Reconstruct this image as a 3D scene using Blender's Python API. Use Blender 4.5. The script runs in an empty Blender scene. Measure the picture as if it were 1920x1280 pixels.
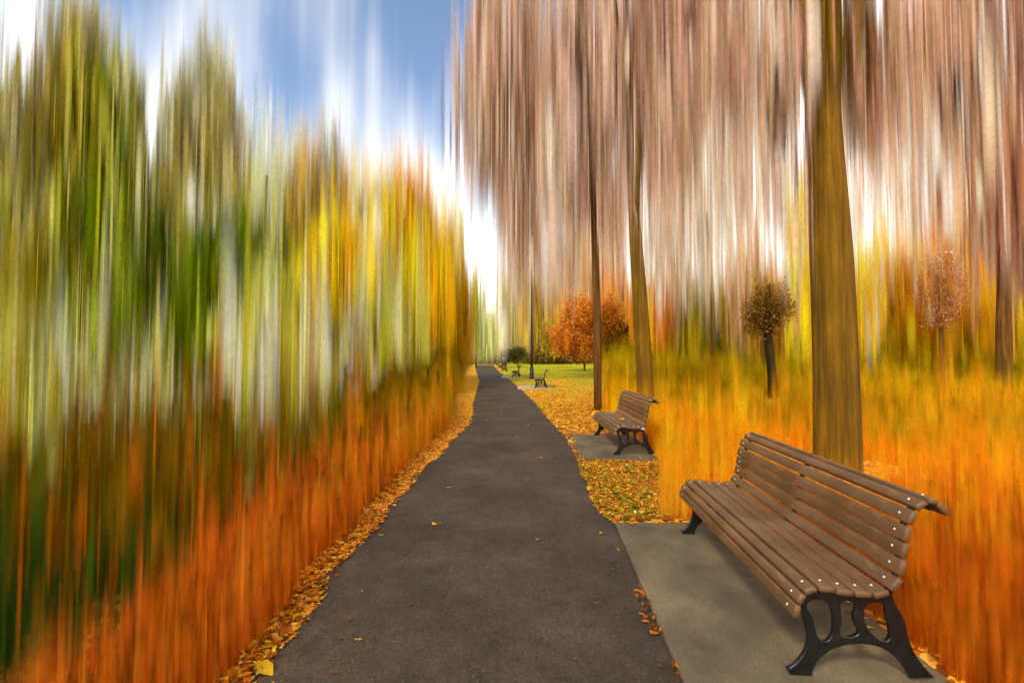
import bpy, math, random
import numpy as np
from mathutils import Vector, Matrix
R = math.radians
rng = np.random.default_rng(7)
random.seed(7)
S = bpy.context.scene
COL = S.collection

# ------------------------------------------------------------ camera
F, HZ, H = 853.0, 667.0, 1.57          # focal length in photo pixels, horizon row, eye height (m)
PITCH = math.atan((HZ - 640) / F)
cam_d = bpy.data.cameras.new('camera'); cam = bpy.data.objects.new('camera', cam_d); COL.objects.link(cam)
cam_d.sensor_width = 36; cam_d.lens = 36 * F / 1920; cam_d.clip_start = .05; cam_d.clip_end = 2000
cam.location = (0, 0, H); cam.rotation_euler = (R(90) + PITCH, 0, 0)
S.camera = cam

# ------------------------------------------------------------ render, world, sun
S.view_settings.view_transform = 'Standard'; S.view_settings.look = 'None'
S.view_settings.gamma = 1; S.view_settings.exposure = 0.74
S.cycles.use_denoising = True
S.cycles.max_bounces = 4; S.cycles.transparent_max_bounces = 24; S.cycles.diffuse_bounces = 3
S.cycles.use_adaptive_sampling = True; S.cycles.adaptive_threshold = .03
SUN_EL, SUN_AZ = 42, 215      # azimuth clockwise from +Y : behind the camera, to the left
W = bpy.data.worlds.new('World'); S.world = W; W.use_nodes = True
nt = W.node_tree; nt.nodes.clear()
def N(nt, t, **k):
    n = nt.nodes.new(t)
    for a, b in k.items():
        if a in n.inputs.keys() if isinstance(a, str) else False: n.inputs[a].default_value = b
        else: setattr(n, a, b)
    return n
L = lambda nt, a, b: nt.links.new(a, b)
def M2(nt, op, a, b=None, c=None):
    n = nt.nodes.new('ShaderNodeMath'); n.operation = op
    for i, v in enumerate((a, b, c)):
        if v is None: continue
        if isinstance(v, (int, float)): n.inputs[i].default_value = v
        else: L(nt, v, n.inputs[i])
    return n.outputs[0]
def RAMP(nt, fac, stops, interp='LINEAR'):
    n = nt.nodes.new('ShaderNodeValToRGB'); cr = n.color_ramp; cr.interpolation = interp
    while len(cr.elements) < len(stops): cr.elements.new(.5)
    for e, (p, c) in zip(cr.elements, stops):
        e.position = p; e.color = tuple(c) + (1,) if len(c) == 3 else c
    L(nt, fac, n.inputs[0]); return n.outputs[0]
def MIX(nt, fac, a, b, mode='MIX'):
    n = nt.nodes.new('ShaderNodeMix'); n.data_type = 'RGBA'; n.blend_type = mode; n.clamp_factor = True
    for i, v in ((0, fac), (6, a), (7, b)):
        if isinstance(v, (int, float)): n.inputs[i].default_value = v
        elif isinstance(v, tuple): n.inputs[i].default_value = v + (1,)
        else: L(nt, v, n.inputs[i])
    return n.outputs[2]
def NOISE(nt, vec, scale, detail=4, rough=.55, dist=0):
    n = nt.nodes.new('ShaderNodeTexNoise'); n.inputs['Scale'].default_value = scale
    n.inputs['Detail'].default_value = detail; n.inputs['Roughness'].default_value = rough
    n.inputs['Distortion'].default_value = dist
    L(nt, vec, n.inputs['Vector']); return n.outputs['Fac']
sky = nt.nodes.new('ShaderNodeTexSky'); sky.sky_type = 'NISHITA'; sky.sun_disc = False
sky.sun_elevation = R(SUN_EL); sky.sun_rotation = R(SUN_AZ); sky.air_density = 1.0; sky.dust_density = .6; sky.ozone_density = 2
tc = nt.nodes.new('ShaderNodeTexCoord')
sep = nt.nodes.new('ShaderNodeSeparateXYZ'); L(nt, tc.outputs['Generated'], sep.inputs[0])
az = M2(nt, 'ARCTAN2', sep.outputs[0], sep.outputs[1])
el = sep.outputs[2]
cmb = nt.nodes.new('ShaderNodeCombineXYZ'); L(nt, M2(nt, 'MULTIPLY', az, 3.4), cmb.inputs[0]); L(nt, M2(nt, 'MULTIPLY', el, 1.5), cmb.inputs[1])
n1 = NOISE(nt, cmb.outputs[0], 1.6, 2, .5)
cm2 = nt.nodes.new('ShaderNodeCombineXYZ'); L(nt, M2(nt, 'MULTIPLY', az, 30.0), cm2.inputs[0]); L(nt, M2(nt, 'MULTIPLY', el, 1.0), cm2.inputs[1])
n2 = NOISE(nt, cm2.outputs[0], .7, 3, .5)
# clouds: hang as drawn-out veils, thick near the horizon, and a closed bank over the eastern (right) half
fac = M2(nt, 'ADD', M2(nt, 'MULTIPLY', n1, 1.9), M2(nt, 'MULTIPLY', n2, .7))
fac = M2(nt, 'SUBTRACT', fac, M2(nt, 'MULTIPLY', el, 1.85))
fac = M2(nt, 'ADD', fac, M2(nt, 'MULTIPLY', M2(nt, 'MAXIMUM', M2(nt, 'ADD', az, 0.0), 0.0), 2.0))
mr = nt.nodes.new('ShaderNodeMapRange'); mr.interpolation_type = 'SMOOTHSTEP'
mr.inputs['From Min'].default_value = .05; mr.inputs['From Max'].default_value = 1.15; L(nt, fac, mr.inputs['Value'])
CLOUD = 7.2
blue = MIX(nt, 1.0, sky.outputs[0], (1.2, 1.15, 1.1), 'MULTIPLY')
skyc = MIX(nt, mr.outputs[0], blue, (CLOUD, CLOUD * .965, CLOUD * .92))
bg = nt.nodes.new('ShaderNodeBackground'); bg.inputs['Strength'].default_value = .13
out = nt.nodes.new('ShaderNodeOutputWorld'); L(nt, skyc, bg.inputs[0]); L(nt, bg.outputs[0], out.inputs[0])
sun_d = bpy.data.lights.new('sun', 'SUN'); sun_d.energy = 2.0; sun_d.angle = R(9); sun_d.color = (1, .92, .8)
sun = bpy.data.objects.new('sun', sun_d); COL.objects.link(sun); sun.location = (-8, -10, 20)
sdir = Vector((math.sin(R(SUN_AZ)) * math.cos(R(SUN_EL)), math.cos(R(SUN_AZ)) * math.cos(R(SUN_EL)), math.sin(R(SUN_EL))))
sun.rotation_euler = sdir.to_track_quat('Z', 'Y').to_euler()

# ------------------------------------------------------------ helpers
cp, sp = math.cos(PITCH), math.sin(PITCH)
def P(px, py, D):                      # point seen at a photo pixel, D metres ahead
    u, v = (px - 960) / F, (640 - py) / F
    dy, dz = cp - v * sp, sp + v * cp
    return Vector((u * D / dy, D, H + dz * D / dy))
def G(px, py):                         # ground point at a photo pixel
    u, v = (px - 960) / F, (640 - py) / F
    dy, dz = cp - v * sp, sp + v * cp
    t = -H / dz
    return Vector((u * t, dy * t, 0))
def lin(c):
    c = np.asarray(c, float) / 255
    return np.where(c <= .04045, c / 12.92, ((c + .055) / 1.055) ** 2.4)
def tag(o, label=None, cat=None, group=None, kind=None):
    if label: o['label'] = label
    if cat: o['category'] = cat
    if group: o['group'] = group
    if kind: o['kind'] = kind
    return o
def empty(name, loc, rz=0):
    o = bpy.data.objects.new(name, None); COL.objects.link(o); o.location = loc; o.rotation_euler = (0, 0, rz)
    o.empty_display_size = .2
    return o
def link_mesh(name, me, mat, parent=None, smooth=False):
    o = bpy.data.objects.new(name, me); COL.objects.link(o)
    if mat: me.materials.append(mat)
    if smooth: me.polygons.foreach_set('use_smooth', [True] * len(me.polygons))
    if parent: o.parent = parent
    return o
def mesh(name, vs, fs, mat, parent=None, smooth=False, cols=None):
    me = bpy.data.meshes.new(name)
    me.from_pydata([tuple(v) for v in vs], [], [tuple(f) for f in fs]); me.update()
    if cols is not None:
        a = me.color_attributes.new('tint', 'FLOAT_COLOR', 'POINT')
        a.data.foreach_set('color', np.concatenate([cols, np.ones((len(cols), 1))], 1).astype(np.float32).ravel())
    return link_mesh(name, me, mat, parent, smooth)
def fast_mesh(name, V, loops, sizes, cols, mat, parent=None, alpha=None):
    me = bpy.data.meshes.new(name)
    me.vertices.add(len(V)); me.vertices.foreach_set('co', V.astype(np.float32).ravel())
    me.loops.add(len(loops)); me.loops.foreach_set('vertex_index', loops.astype(np.int32))
    me.polygons.add(len(sizes)); st = np.concatenate([[0], np.cumsum(sizes)[:-1]])
    me.polygons.foreach_set('loop_start', st.astype(np.int32))
    me.update(calc_edges=True)
    a = me.color_attributes.new('tint', 'FLOAT_COLOR', 'POINT')
    a.data.foreach_set('color', np.concatenate([cols, (np.ones(len(cols)) if alpha is None else alpha)[:, None]], 1).astype(np.float32).ravel())
    return link_mesh(name, me, mat, parent)
def copy_tree(o, parent=None):
    c = o.copy(); COL.objects.link(c)
    if parent: c.parent = parent
    for ch in list(o.children): copy_tree(ch, c)
    return c

def new_mat(name):
    m = bpy.data.materials.new(name); m.use_nodes = True; m.node_tree.nodes.clear(); return m, m.node_tree
def principled(nt, col, rough=.7, bump=None, bstr=.3, bdist=.01, metal=0, spec=.5):
    b = nt.nodes.new('ShaderNodeBsdfPrincipled'); o = nt.nodes.new('ShaderNodeOutputMaterial')
    if isinstance(col, tuple): b.inputs['Base Color'].default_value = col + (1,)
    else: L(nt, col, b.inputs['Base Color'])
    if isinstance(rough, (int, float)): b.inputs['Roughness'].default_value = rough
    else: L(nt, rough, b.inputs['Roughness'])
    b.inputs['Metallic'].default_value = metal; b.inputs['Specular IOR Level'].default_value = spec
    if bump is not None:
        bn = nt.nodes.new('ShaderNodeBump'); bn.inputs['Strength'].default_value = bstr; bn.inputs['Distance'].default_value = bdist
        L(nt, bump, bn.inputs['Height']); L(nt, bn.outputs[0], b.inputs['Normal'])
    L(nt, b.outputs[0], o.inputs[0]); return b
def coords(nt, scale=(1, 1, 1), kind='Object'):
    t = nt.nodes.new('ShaderNodeTexCoord'); m = nt.nodes.new('ShaderNodeMapping'); m.inputs['Scale'].default_value = scale
    L(nt, t.outputs[kind], m.inputs[0]); return m.outputs[0]
def leafy(name, trans=.45, soft=False):
    m, nt = new_mat(name)
    a = nt.nodes.new('ShaderNodeAttribute'); a.attribute_name = 'tint'
    d = nt.nodes.new('ShaderNodeBsdfDiffuse'); t = nt.nodes.new('ShaderNodeBsdfTranslucent')
    v = NOISE(nt, coords(nt, (1, 1, 1)), 9, 3)
    c = MIX(nt, 1.0, a.outputs['Color'], RAMP(nt, v, [(.3, (.86, .86, .86)), (.7, (1.1, 1.1, 1.1))]), 'MULTIPLY')
    L(nt, c, d.inputs[0]); L(nt, c, t.inputs[0])
    mx = nt.nodes.new('ShaderNodeMixShader'); mx.inputs[0].default_value = trans
    L(nt, d.outputs[0], mx.inputs[1]); L(nt, t.outputs[0], mx.inputs[2])
    o = nt.nodes.new('ShaderNodeOutputMaterial'); sh = mx.outputs[0]
    if soft:                                  # gauzy blades: see-through towards their rims and tips
        tr = nt.nodes.new('ShaderNodeBsdfTransparent'); m3 = nt.nodes.new('ShaderNodeMixShader')
        uvn = nt.nodes.new('ShaderNodeUVMap'); uvn.uv_map = 'blade'; su = nt.nodes.new('ShaderNodeSeparateXYZ'); L(nt, uvn.outputs[0], su.inputs[0])
        ac = M2(nt, 'SUBTRACT', 1.0, M2(nt, 'MULTIPLY', su.outputs[0], su.outputs[0]))
        av = M2(nt, 'SUBTRACT', 1.0, M2(nt, 'ABSOLUTE', su.outputs[1])); av = M2(nt, 'MULTIPLY', M2(nt, 'MULTIPLY', av, av), M2(nt, 'SUBTRACT', 3.0, M2(nt, 'MULTIPLY', av, 2.0)))
        L(nt, M2(nt, 'MULTIPLY', M2(nt, 'MULTIPLY', ac, av), a.outputs['Alpha']), m3.inputs[0]); L(nt, tr.outputs[0], m3.inputs[1]); L(nt, sh, m3.inputs[2]); sh = m3.outputs[0]
    L(nt, sh, o.inputs[0]); return m
M_STRAND = leafy('slender_foliage', .45, True); M_LEAF = leafy('autumn_leaf', .42)

# bark: long vertical furrows
def bark(name, c1, c2, c3, sx=14):
    m, nt = new_mat(name)
    v = coords(nt, (1, 1, .05)); v2 = coords(nt, (1, 1, .25))
    a = NOISE(nt, v, sx, 5, .65); b = NOISE(nt, v2, sx * 2.5, 4, .6); c = NOISE(nt, coords(nt), 1.2, 2)
    col = RAMP(nt, a, [(.32, tuple(c1)), (.5, tuple(c2)), (.68, tuple(c3))])
    col = MIX(nt, RAMP(nt, b, [(.45, (0, 0, 0)), (.7, (.35, .35, .35))]), col, tuple(c1))
    col = MIX(nt, 1.0, col, RAMP(nt, c, [(.3, (.75, .75, .75)), (.7, (1.15, 1.15, 1.15))]), 'MULTIPLY')
    principled(nt, col, .85, M2(nt, 'ADD', a, M2(nt, 'MULTIPLY', b, .4)), .5, .03, spec=.2); return m
M_BARK = bark('bark_golden', lin((78, 54, 0)), lin((108, 78, 0)), lin((136, 98, 4)))
M_BARKD = bark('bark_brown', lin((60, 38, 8)), lin((96, 62, 14)), lin((130, 92, 40)))
M_BARKX = bark('bark_dark', lin((38, 30, 12)), lin((62, 50, 22)), lin((90, 72, 36)), 30)

def tube(name, pts, rads, mat, parent=None, seg=14, sub=6, wob=0):
    pts = [Vector(p) for p in pts]
    # subdivide with smooth interpolation
    QP, QR = [], []
    n = len(pts)
    for i in range(n - 1):
        p0, p1, p2, p3 = pts[max(i - 1, 0)], pts[i], pts[i + 1], pts[min(i + 2, n - 1)]
        for k in range(sub):
            t = k / sub
            QP.append(.5 * ((2 * p1) + (p2 - p0) * t + (2 * p0 - 5 * p1 + 4 * p2 - p3) * t * t + (3 * p1 - p0 - 3 * p2 + p3) * t ** 3))
            QR.append(rads[i] * (1 - t) + rads[i + 1] * t)
    QP.append(pts[-1]); QR.append(rads[-1])
    vs, fs = [], []
    ph = random.random() * 6
    for i, (p, r) in enumerate(zip(QP, QR)):
        d = (QP[min(i + 1, len(QP) - 1)] - QP[max(i - 1, 0)]).normalized()
        x = d.cross(Vector((0, 1, .01))).normalized(); y = d.cross(x)
        for k in range(seg):
            a = 2 * math.pi * k / seg
            rr = r * (1 + wob * math.sin(3 * a + ph) + wob * .7 * math.sin(5 * a + ph * 2 + i * .2))
            vs.append(p + x * math.cos(a) * rr + y * math.sin(a) * rr)
    for i in range(len(QP) - 1):
        for k in range(seg):
            fs.append((i * seg + k, i * seg + (k + 1) % seg, (i + 1) * seg + (k + 1) % seg, (i + 1) * seg + k))
    fs.append(tuple(range(seg))[::-1]); fs.append(tuple(range((len(QP) - 1) * seg, len(QP) * seg)))
    return mesh(name, vs, fs, mat, parent, True)

# slender hanging/standing strands : long hexagons tapering to a point at both ends
class Strands:
    def __init__(s, rooted=False, lo=.4, hi=.95): s.c, s.h, s.w, s.k = [], [], [], []; s.rooted = rooted; s.lo = lo; s.hi = hi
    def add(s, C, hl, w, colB, colT): s.c.append(C); s.h.append(hl); s.w.append(w); s.k.append(np.stack([colB, colT], 1))
    def build(s, name, mat=None, parent=None, origin=(0, 0, 0), zmin=None):
        C = np.concatenate(s.c) - np.array(origin); h = np.concatenate(s.h); w = np.concatenate(s.w); K = np.concatenate(s.k)
        n = len(C); yaw = rng.uniform(0, math.pi, n); dx, dy = np.cos(yaw) * w / 2, np.sin(yaw) * w / 2
        V = np.repeat(C[:, None], 4, 1); V[:, :2, 2] -= h[:, None]; V[:, 2:, 2] += h[:, None]
        sg = np.array([-1, 1, 1, -1]); V[:, :, 0] += sg * dx[:, None]; V[:, :, 1] += sg * dy[:, None]
        if zmin is not None: V[:, :, 2] = np.maximum(V[:, :, 2], zmin - origin[2])
        col = K[:, [0, 0, 1, 1]]
        al = np.repeat(rng.uniform(s.lo, s.hi, n), 4)
        o = fast_mesh(name, V.reshape(-1, 3), np.arange(n * 4), np.full(n, 4), np.clip(col.reshape(-1, 3), 0, .93), mat or M_STRAND, parent, al)
        uvl = o.data.uv_layers.new(name='blade')
        v0 = 0.0 if s.rooted else -1.0
        uvl.data.foreach_set('uv', np.tile(np.array([-1, v0, 1, v0, 1, 1, -1, 1], np.float32), n))
        return o
_ph = rng.uniform(0, 6.28, 24); _fr = 2 ** np.linspace(-1, 4.2, 24)
def n1d(x, y=0):                           # smooth 1-d noise about 0..1
    v = sum(np.sin(x * f + p + y * .3 * f) / f ** .35 for f, p in zip(_fr, _ph)); return np.clip(.5 + v / 5.0, 0, 1)
JIT = [.16]; GAIN = 1.0; CG = 1.6; FG = 1.22
def pick(pal, x, y, corr=.55, jit=.16):
    jit = JIT[0]; n = len(x); pal = [np.asarray(lin(c)) for c in pal]
    f = corr * n1d(x * 1.0, y) + (1 - corr) * rng.random(n)
    f = np.argsort(np.argsort(f)) / n
    k = np.minimum((f * len(pal)).astype(int), len(pal) - 1)
    A = np.array(pal)[k]
    A = np.clip(A, 0, 1) ** .86; return A * np.exp(rng.normal(0, jit, n))[:, None] * np.exp(rng.normal(0, .05, (n, 3))) * GAIN
def clump(st, px, py, rx, ry, D, pal, cover=2.6, w=4.0, hl=75, top=None, depth=.5, edge=.75):
    area = math.pi * rx * ry
    n = max(30, int(1.2 * cover * area / (w * 2 * hl * .64 * .64)))
    r = rng.random(n) ** .55; a = rng.uniform(0, 2 * math.pi, n)
    ux, uy = r * np.cos(a), r * np.sin(a)
    ux = ux + rng.normal(0, .08, n)
    d = D * (1 + 0 * ux) + rng.normal(0, 1, n) * depth * rx / F * D
    d = np.clip(d, D * .75, D * 1.35)
    p = P(px, py, D); sc = D / F
    X = p.x + ux * rx * sc; Z = p.z - uy * ry * sc
    C = np.stack([X, d, Z], 1)
    hlm = hl * sc * rng.uniform(.5, 1.6, n); wm = 2.0 * w * sc * np.exp(rng.normal(.1, .6, n)); hlm = hlm * 1.45
    cb = pick(pal, X / sc / 40, d) * CG
    ct = cb if top is None else cb * .35 + .65 * pick(top, X / sc / 40, d) * CG
    if top is not None:
        t = np.clip((uy * -.5 + .5), 0, 1)[:, None]; cc = cb * (1 - t) + ct * t; cb = cc; ct = cc
    st.add(C, hlm, wm, cb, ct)

# ------------------------------------------------------------ palettes (display colours of the strands)
OLV = [(92, 78, 4), (126, 110, 10), (158, 142, 44), (110, 94, 20)]
GRN = [(84, 98, 2), (118, 130, 8), (66, 80, 0), (154, 160, 44), (184, 184, 86)]
DGR = [(42, 60, 0), (64, 84, 2), (92, 106, 6)]
PAL = [(224, 212, 132), (206, 196, 96), (238, 222, 164), (180, 166, 50)]  # pale strands among the green: sunlit leaves, sunlight put into the colour
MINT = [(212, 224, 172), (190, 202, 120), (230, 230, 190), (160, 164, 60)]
GRY = [(150, 146, 110), (128, 122, 74), (180, 180, 160)]
YEL = [(244, 178, 6), (252, 206, 30), (226, 146, 4)]
ORY = [(236, 158, 8), (246, 184, 20), (212, 132, 6), (214, 160, 20)]
ORG = [(216, 96, 12), (230, 118, 8), (190, 78, 4)]
RED = [(218, 84, 22), (196, 82, 6), (228, 116, 24), (160, 66, 2), (206, 110, 20)]
PCH = [(240, 204, 160), (228, 170, 110), (250, 226, 196)]
BRN = [(92, 54, 0), (70, 38, 0), (116, 76, 6), (54, 32, 0)]
OBR = [(92, 74, 0), (66, 54, 0), (120, 92, 6), (134, 88, 2)]
GOL = [(178, 134, 8), (150, 112, 4), (200, 146, 14), (140, 118, 4)]
TWG = [(156, 126, 100), (142, 110, 84), (174, 144, 118), (126, 94, 66), (186, 158, 136)]
TWL = [(214, 192, 166), (196, 168, 138), (230, 214, 194), (164, 134, 100)]
TWD = [(84, 52, 20), (62, 36, 8), (112, 76, 40)]
MAU = [(116, 74, 54), (96, 60, 50), (150, 114, 92), (138, 94, 68), (112, 88, 84)]

# ------------------------------------------------------------ the ground
PL = [(330, 1400), (455, 1290), (505, 1228), (548, 1182), (598, 1118), (604, 1085), (642, 1046), (676, 1016), (712, 984), (718, 962), (742, 938), (770, 908),
      (783, 888), (828, 850), (846, 826), (878, 797), (887, 776), (886, 760), (893, 735), (899, 715), (894, 700), (890, 686)]
PR = [(1350, 1400), (1290, 1290), (1262, 1228), (1243, 1182), (1215, 1118), (1200, 1085), (1182, 1046), (1168, 1016), (1154, 984), (1128, 962), (1112, 938), (1106, 908),
      (1092, 888), (1084, 858), (1068, 826), (1040, 797), (1020, 776), (1008, 760), (983, 735), (960, 715), (940, 700), (925, 686)]
PLw = [G(*p) for p in PL]; PRw = [G(*p) for p in PR]
_ly = np.array([p.y for p in PLw]); _lx = np.array([p.x for p in PLw]); _ry = np.array([p.y for p in PRw]); _rx = np.array([p.x for p in PRw])
def edgeL(y): return np.interp(y, _ly, _lx)
def edgeR(y): return np.interp(y, _ry, _rx)
def ground_z(x, y):
    t = np.clip((-x - 4.6) / 1.6, 0, 1) * np.clip((17.5 + x) / 1.6, 0, 1) * np.clip((60 - y) / 10, 0, 1)
    return -.55 * t * t * (3 - 2 * t)
def gmat():
    m, nt = new_mat('leaf_strewn_lawn')
    v = coords(nt); sx = nt.nodes.new('ShaderNodeSeparateXYZ'); L(nt, v, sx.inputs[0])
    vo = nt.nodes.new('ShaderNodeTexVoronoi'); vo.inputs['Scale'].default_value = 24; vo.inputs['Randomness'].default_value = 1
    L(nt, v, vo.inputs['Vector'])
    hs = nt.nodes.new('ShaderNodeSeparateColor'); L(nt, vo.outputs['Color'], hs.inputs[0])
    leaf = RAMP(nt, hs.outputs[0], [(0, lin((120, 58, 4))), (.25, lin((190, 96, 8))), (.5, lin((222, 136, 16))), (.75, lin((236, 176, 60))), (1, lin((150, 90, 30)))], 'CONSTANT')
    grass = RAMP(nt, NOISE(nt, v, 30, 4), [(.35, lin((112, 116, 6))), (.55, lin((166, 162, 12))), (.7, lin((204, 196, 30)))])
    patch = NOISE(nt, v, .55, 4, .6); fine = NOISE(nt, v, 11, 3)
    far = M2(nt, 'MULTIPLY', M2(nt, 'MAXIMUM', M2(nt, 'SUBTRACT', sx.outputs[1], 11.0), 0.0), .011)
    far = M2(nt, 'MULTIPLY', M2(nt, 'MINIMUM', far, .34), M2(nt, 'GREATER_THAN', sx.outputs[0], -1.0))
    k = M2(nt, 'ADD', M2(nt, 'ADD', patch, M2(nt, 'MULTIPLY', M2(nt, 'SUBTRACT', fine, .5), .5)), far)
    col = MIX(nt, RAMP(nt, k, [(.58, (0, 0, 0)), (.68, (1, 1, 1))]), leaf, grass)
    fy = RAMP(nt, M2(nt, 'MULTIPLY', sx.outputs[1], .01), [(.10, (0, 0, 0)), (.2, (.75, .75, .75))])
    yl = RAMP(nt, hs.outputs[1], [(0, lin((176, 122, 10))), (.4, lin((216, 160, 14))), (.8, lin((232, 186, 40)))], 'CONSTANT')
    col = MIX(nt, M2(nt, 'MULTIPLY', fy, M2(nt, 'LESS_THAN', k, .66)), col, yl)
    soil = RAMP(nt, NOISE(nt, v, 5, 4), [(.35, lin((46, 34, 6))), (.55, lin((74, 56, 10))), (.7, lin((110, 74, 14)))])
    bx_ = M2(nt, 'ADD', sx.outputs[0], M2(nt, 'MULTIPLY', M2(nt, 'MAXIMUM', M2(nt, 'SUBTRACT', sx.outputs[1], 13.0), 0.0), .07))
    bx_ = M2(nt, 'ADD', bx_, M2(nt, 'MULTIPLY', M2(nt, 'SUBTRACT', patch, .5), 1.2))
    mk = nt.nodes.new('ShaderNodeMapRange'); mk.inputs['From Min'].default_value = -2.0; mk.inputs['From Max'].default_value = -2.8; L(nt, bx_, mk.inputs['Value'])
    col = MIX(nt, mk.outputs[0], col, soil)
    principled(nt, col, .9, M2(nt, 'ADD', hs.outputs[2], fine), .6, .02, spec=.15); return m
xs = np.concatenate([np.linspace(-300, -24, 14), np.linspace(-20, 12, 90), np.linspace(16, 300, 14)])
ys = np.concatenate([np.linspace(-30, 0, 5), np.linspace(1, 70, 70), np.linspace(80, 900, 14)])
XX, YY = np.meshgrid(xs, ys); V = np.stack([XX, YY, ground_z(XX, YY)], -1).reshape(-1, 3)
nx = len(xs); fs = [(j * nx + i, j * nx + i + 1, (j + 1) * nx + i + 1, (j + 1) * nx + i) for j in range(len(ys) - 1) for i in range(nx - 1)]
tag(mesh('ground', V, fs, gmat(), None, True), kind='structure')
# river
m, nt = new_mat('river_water')
principled(nt, tuple(lin((96, 112, 84))), .12, NOISE(nt, coords(nt, (1, .35, 1)), 3, 4), .25, .05)
fsw = [(0, 1, 2, 3)]
tag(mesh('river', [(-18.5, -20, -.22), (-4.2, -20, -.22), (-4.2, 62, -.22), (-18.5, 62, -.22)], fsw, m), kind='structure')
# path
def pathmat():
    m, nt = new_mat('worn_asphalt')
    v = coords(nt)
    a = NOISE(nt, v, 1.1, 5, .6); b = NOISE(nt, v, 60, 4, .7); c = NOISE(nt, v, 7, 5, .7)
    vo = nt.nodes.new('ShaderNodeTexVoronoi'); vo.inputs['Scale'].default_value = 85; L(nt, v, vo.inputs['Vector'])
    hs = nt.nodes.new('ShaderNodeSeparateColor'); L(nt, vo.outputs['Color'], hs.inputs[0])
    col = RAMP(nt, a, [(.3, lin((47, 37, 25))), (.5, lin((61, 50, 37))), (.7, lin((77, 63, 46)))])
    col = MIX(nt, 1.0, col, RAMP(nt, c, [(.3, (.72, .7, .68)), (.5, (1, 1, 1)), (.75, (1.25, 1.2, 1.15))]), 'MULTIPLY')
    col = MIX(nt, 1.0, col, RAMP(nt, b, [(.3, (.5, .5, .5)), (.7, (1.55, 1.52, 1.5))]), 'MULTIPLY')
    peb = M2(nt, 'MULTIPLY', M2(nt, 'GREATER_THAN', hs.outputs[0], .982), M2(nt, 'LESS_THAN', vo.outputs['Distance'], .0042 * 85))
    col = MIX(nt, M2(nt, 'MULTIPLY', peb, .4), col, tuple(lin((150, 142, 130))))
    h = M2(nt, 'ADD', M2(nt, 'ADD', M2(nt, 'MULTIPLY', b, .6), c), M2(nt, 'MULTIPLY', peb, .5))
    principled(nt, col, .82, h, .55, .012, spec=.3); return m
vs, fs = [], []
yy = np.concatenate([np.arange(1.0, 12, .08), np.arange(12, 30, .3), np.arange(30, 79, 1.2)]); NC = 12
for j, y in enumerate(yy):
    l = edgeL(y) + .03 * math.sin(y * 7.3) + random.uniform(-.02, .02); r = edgeR(y) + (0.02 * math.sin(y * 9.1) + random.uniform(-.015, .015)) * (1 if y > 4.5 else 0)
    if y < 4.35: r += .04
    for i in range(NC):
        t = i / (NC - 1); e = min(t, 1 - t)
        vs.append((l * (1 - t) + r * t, y, .004 + .02 * min(1, e * 5)))
for j in range(len(yy) - 1):
    for i in range(NC - 1): fs.append((j * NC + i, j * NC + i + 1, (j + 1) * NC + i + 1, (j + 1) * NC + i))
tag(mesh('path', vs, fs, pathmat(), None, True), kind='structure')
# concrete pads
def concmat():
    m, nt = new_mat('stained_concrete')
    v = coords(nt)
    a = NOISE(nt, v, 1.5, 4, .6); b = NOISE(nt, v, 120, 3, .7); c = NOISE(nt, v, 5, 6, .75)
    col = RAMP(nt, a, [(.32, lin((72, 62, 45))), (.5, lin((98, 84, 61))), (.68, lin((120, 103, 75)))])
    col = MIX(nt, RAMP(nt, c, [(.62, (0, 0, 0)), (.74, (.55, .55, .55))]), col, tuple(lin((74, 66, 48))))
    col = MIX(nt, 1.0, col, RAMP(nt, b, [(.3, (.7, .7, .7)), (.7, (1.25, 1.25, 1.25))]), 'MULTIPLY')
    principled(nt, col, .8, M2(nt, 'ADD', b, c), .25, .006, spec=.3); return m
M_CONC = concmat()
def pad(corners, label, top=.03, group='concrete bench pads', mat=None):
    corners = [(x * (H - top) / H, y * (H - top) / H) for x, y in corners]
    cx = sum(c[0] for c in corners) / 4; cy = sum(c[1] for c in corners) / 4
    b = .008; vs = []
    def ins(k, d):
        x, y = corners[k]; dx, dy = cx - x, cy - y; l = math.hypot(dx, dy); return x + dx / l * d, y + dy / l * d
    for z, d in ((-.15, 0), (top - b, 0), (top, b * 1.3)):
        for k in range(4): x, y = ins(k, d); vs.append((x - cx, y - cy, z))
    fs = []
    for r in (0, 4):
        for k in range(4): fs.append((r + k, r + (k + 1) % 4, r + 4 + (k + 1) % 4, r + 4 + k))
    fs.append((8, 9, 10, 11)); fs.append((3, 2, 1, 0))
    o = mesh('bench_pad', vs, fs, mat or M_CONC); o.location = (cx, cy, 0)
    return tag(o, label, 'concrete slab', group)
PADTOP = .03
pad([(.745, 1.0), (2.03, 1.0), (2.27, 4.36), (.972, 4.36)], 'large stained grey concrete slab under the nearest bench, cut off by the frame')
pad([(1.03, 6.98), (2.24, 6.94), (2.34, 9.2), (1.10, 9.24)], 'small grey concrete slab under the second bench beside slender trunk')

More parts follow.
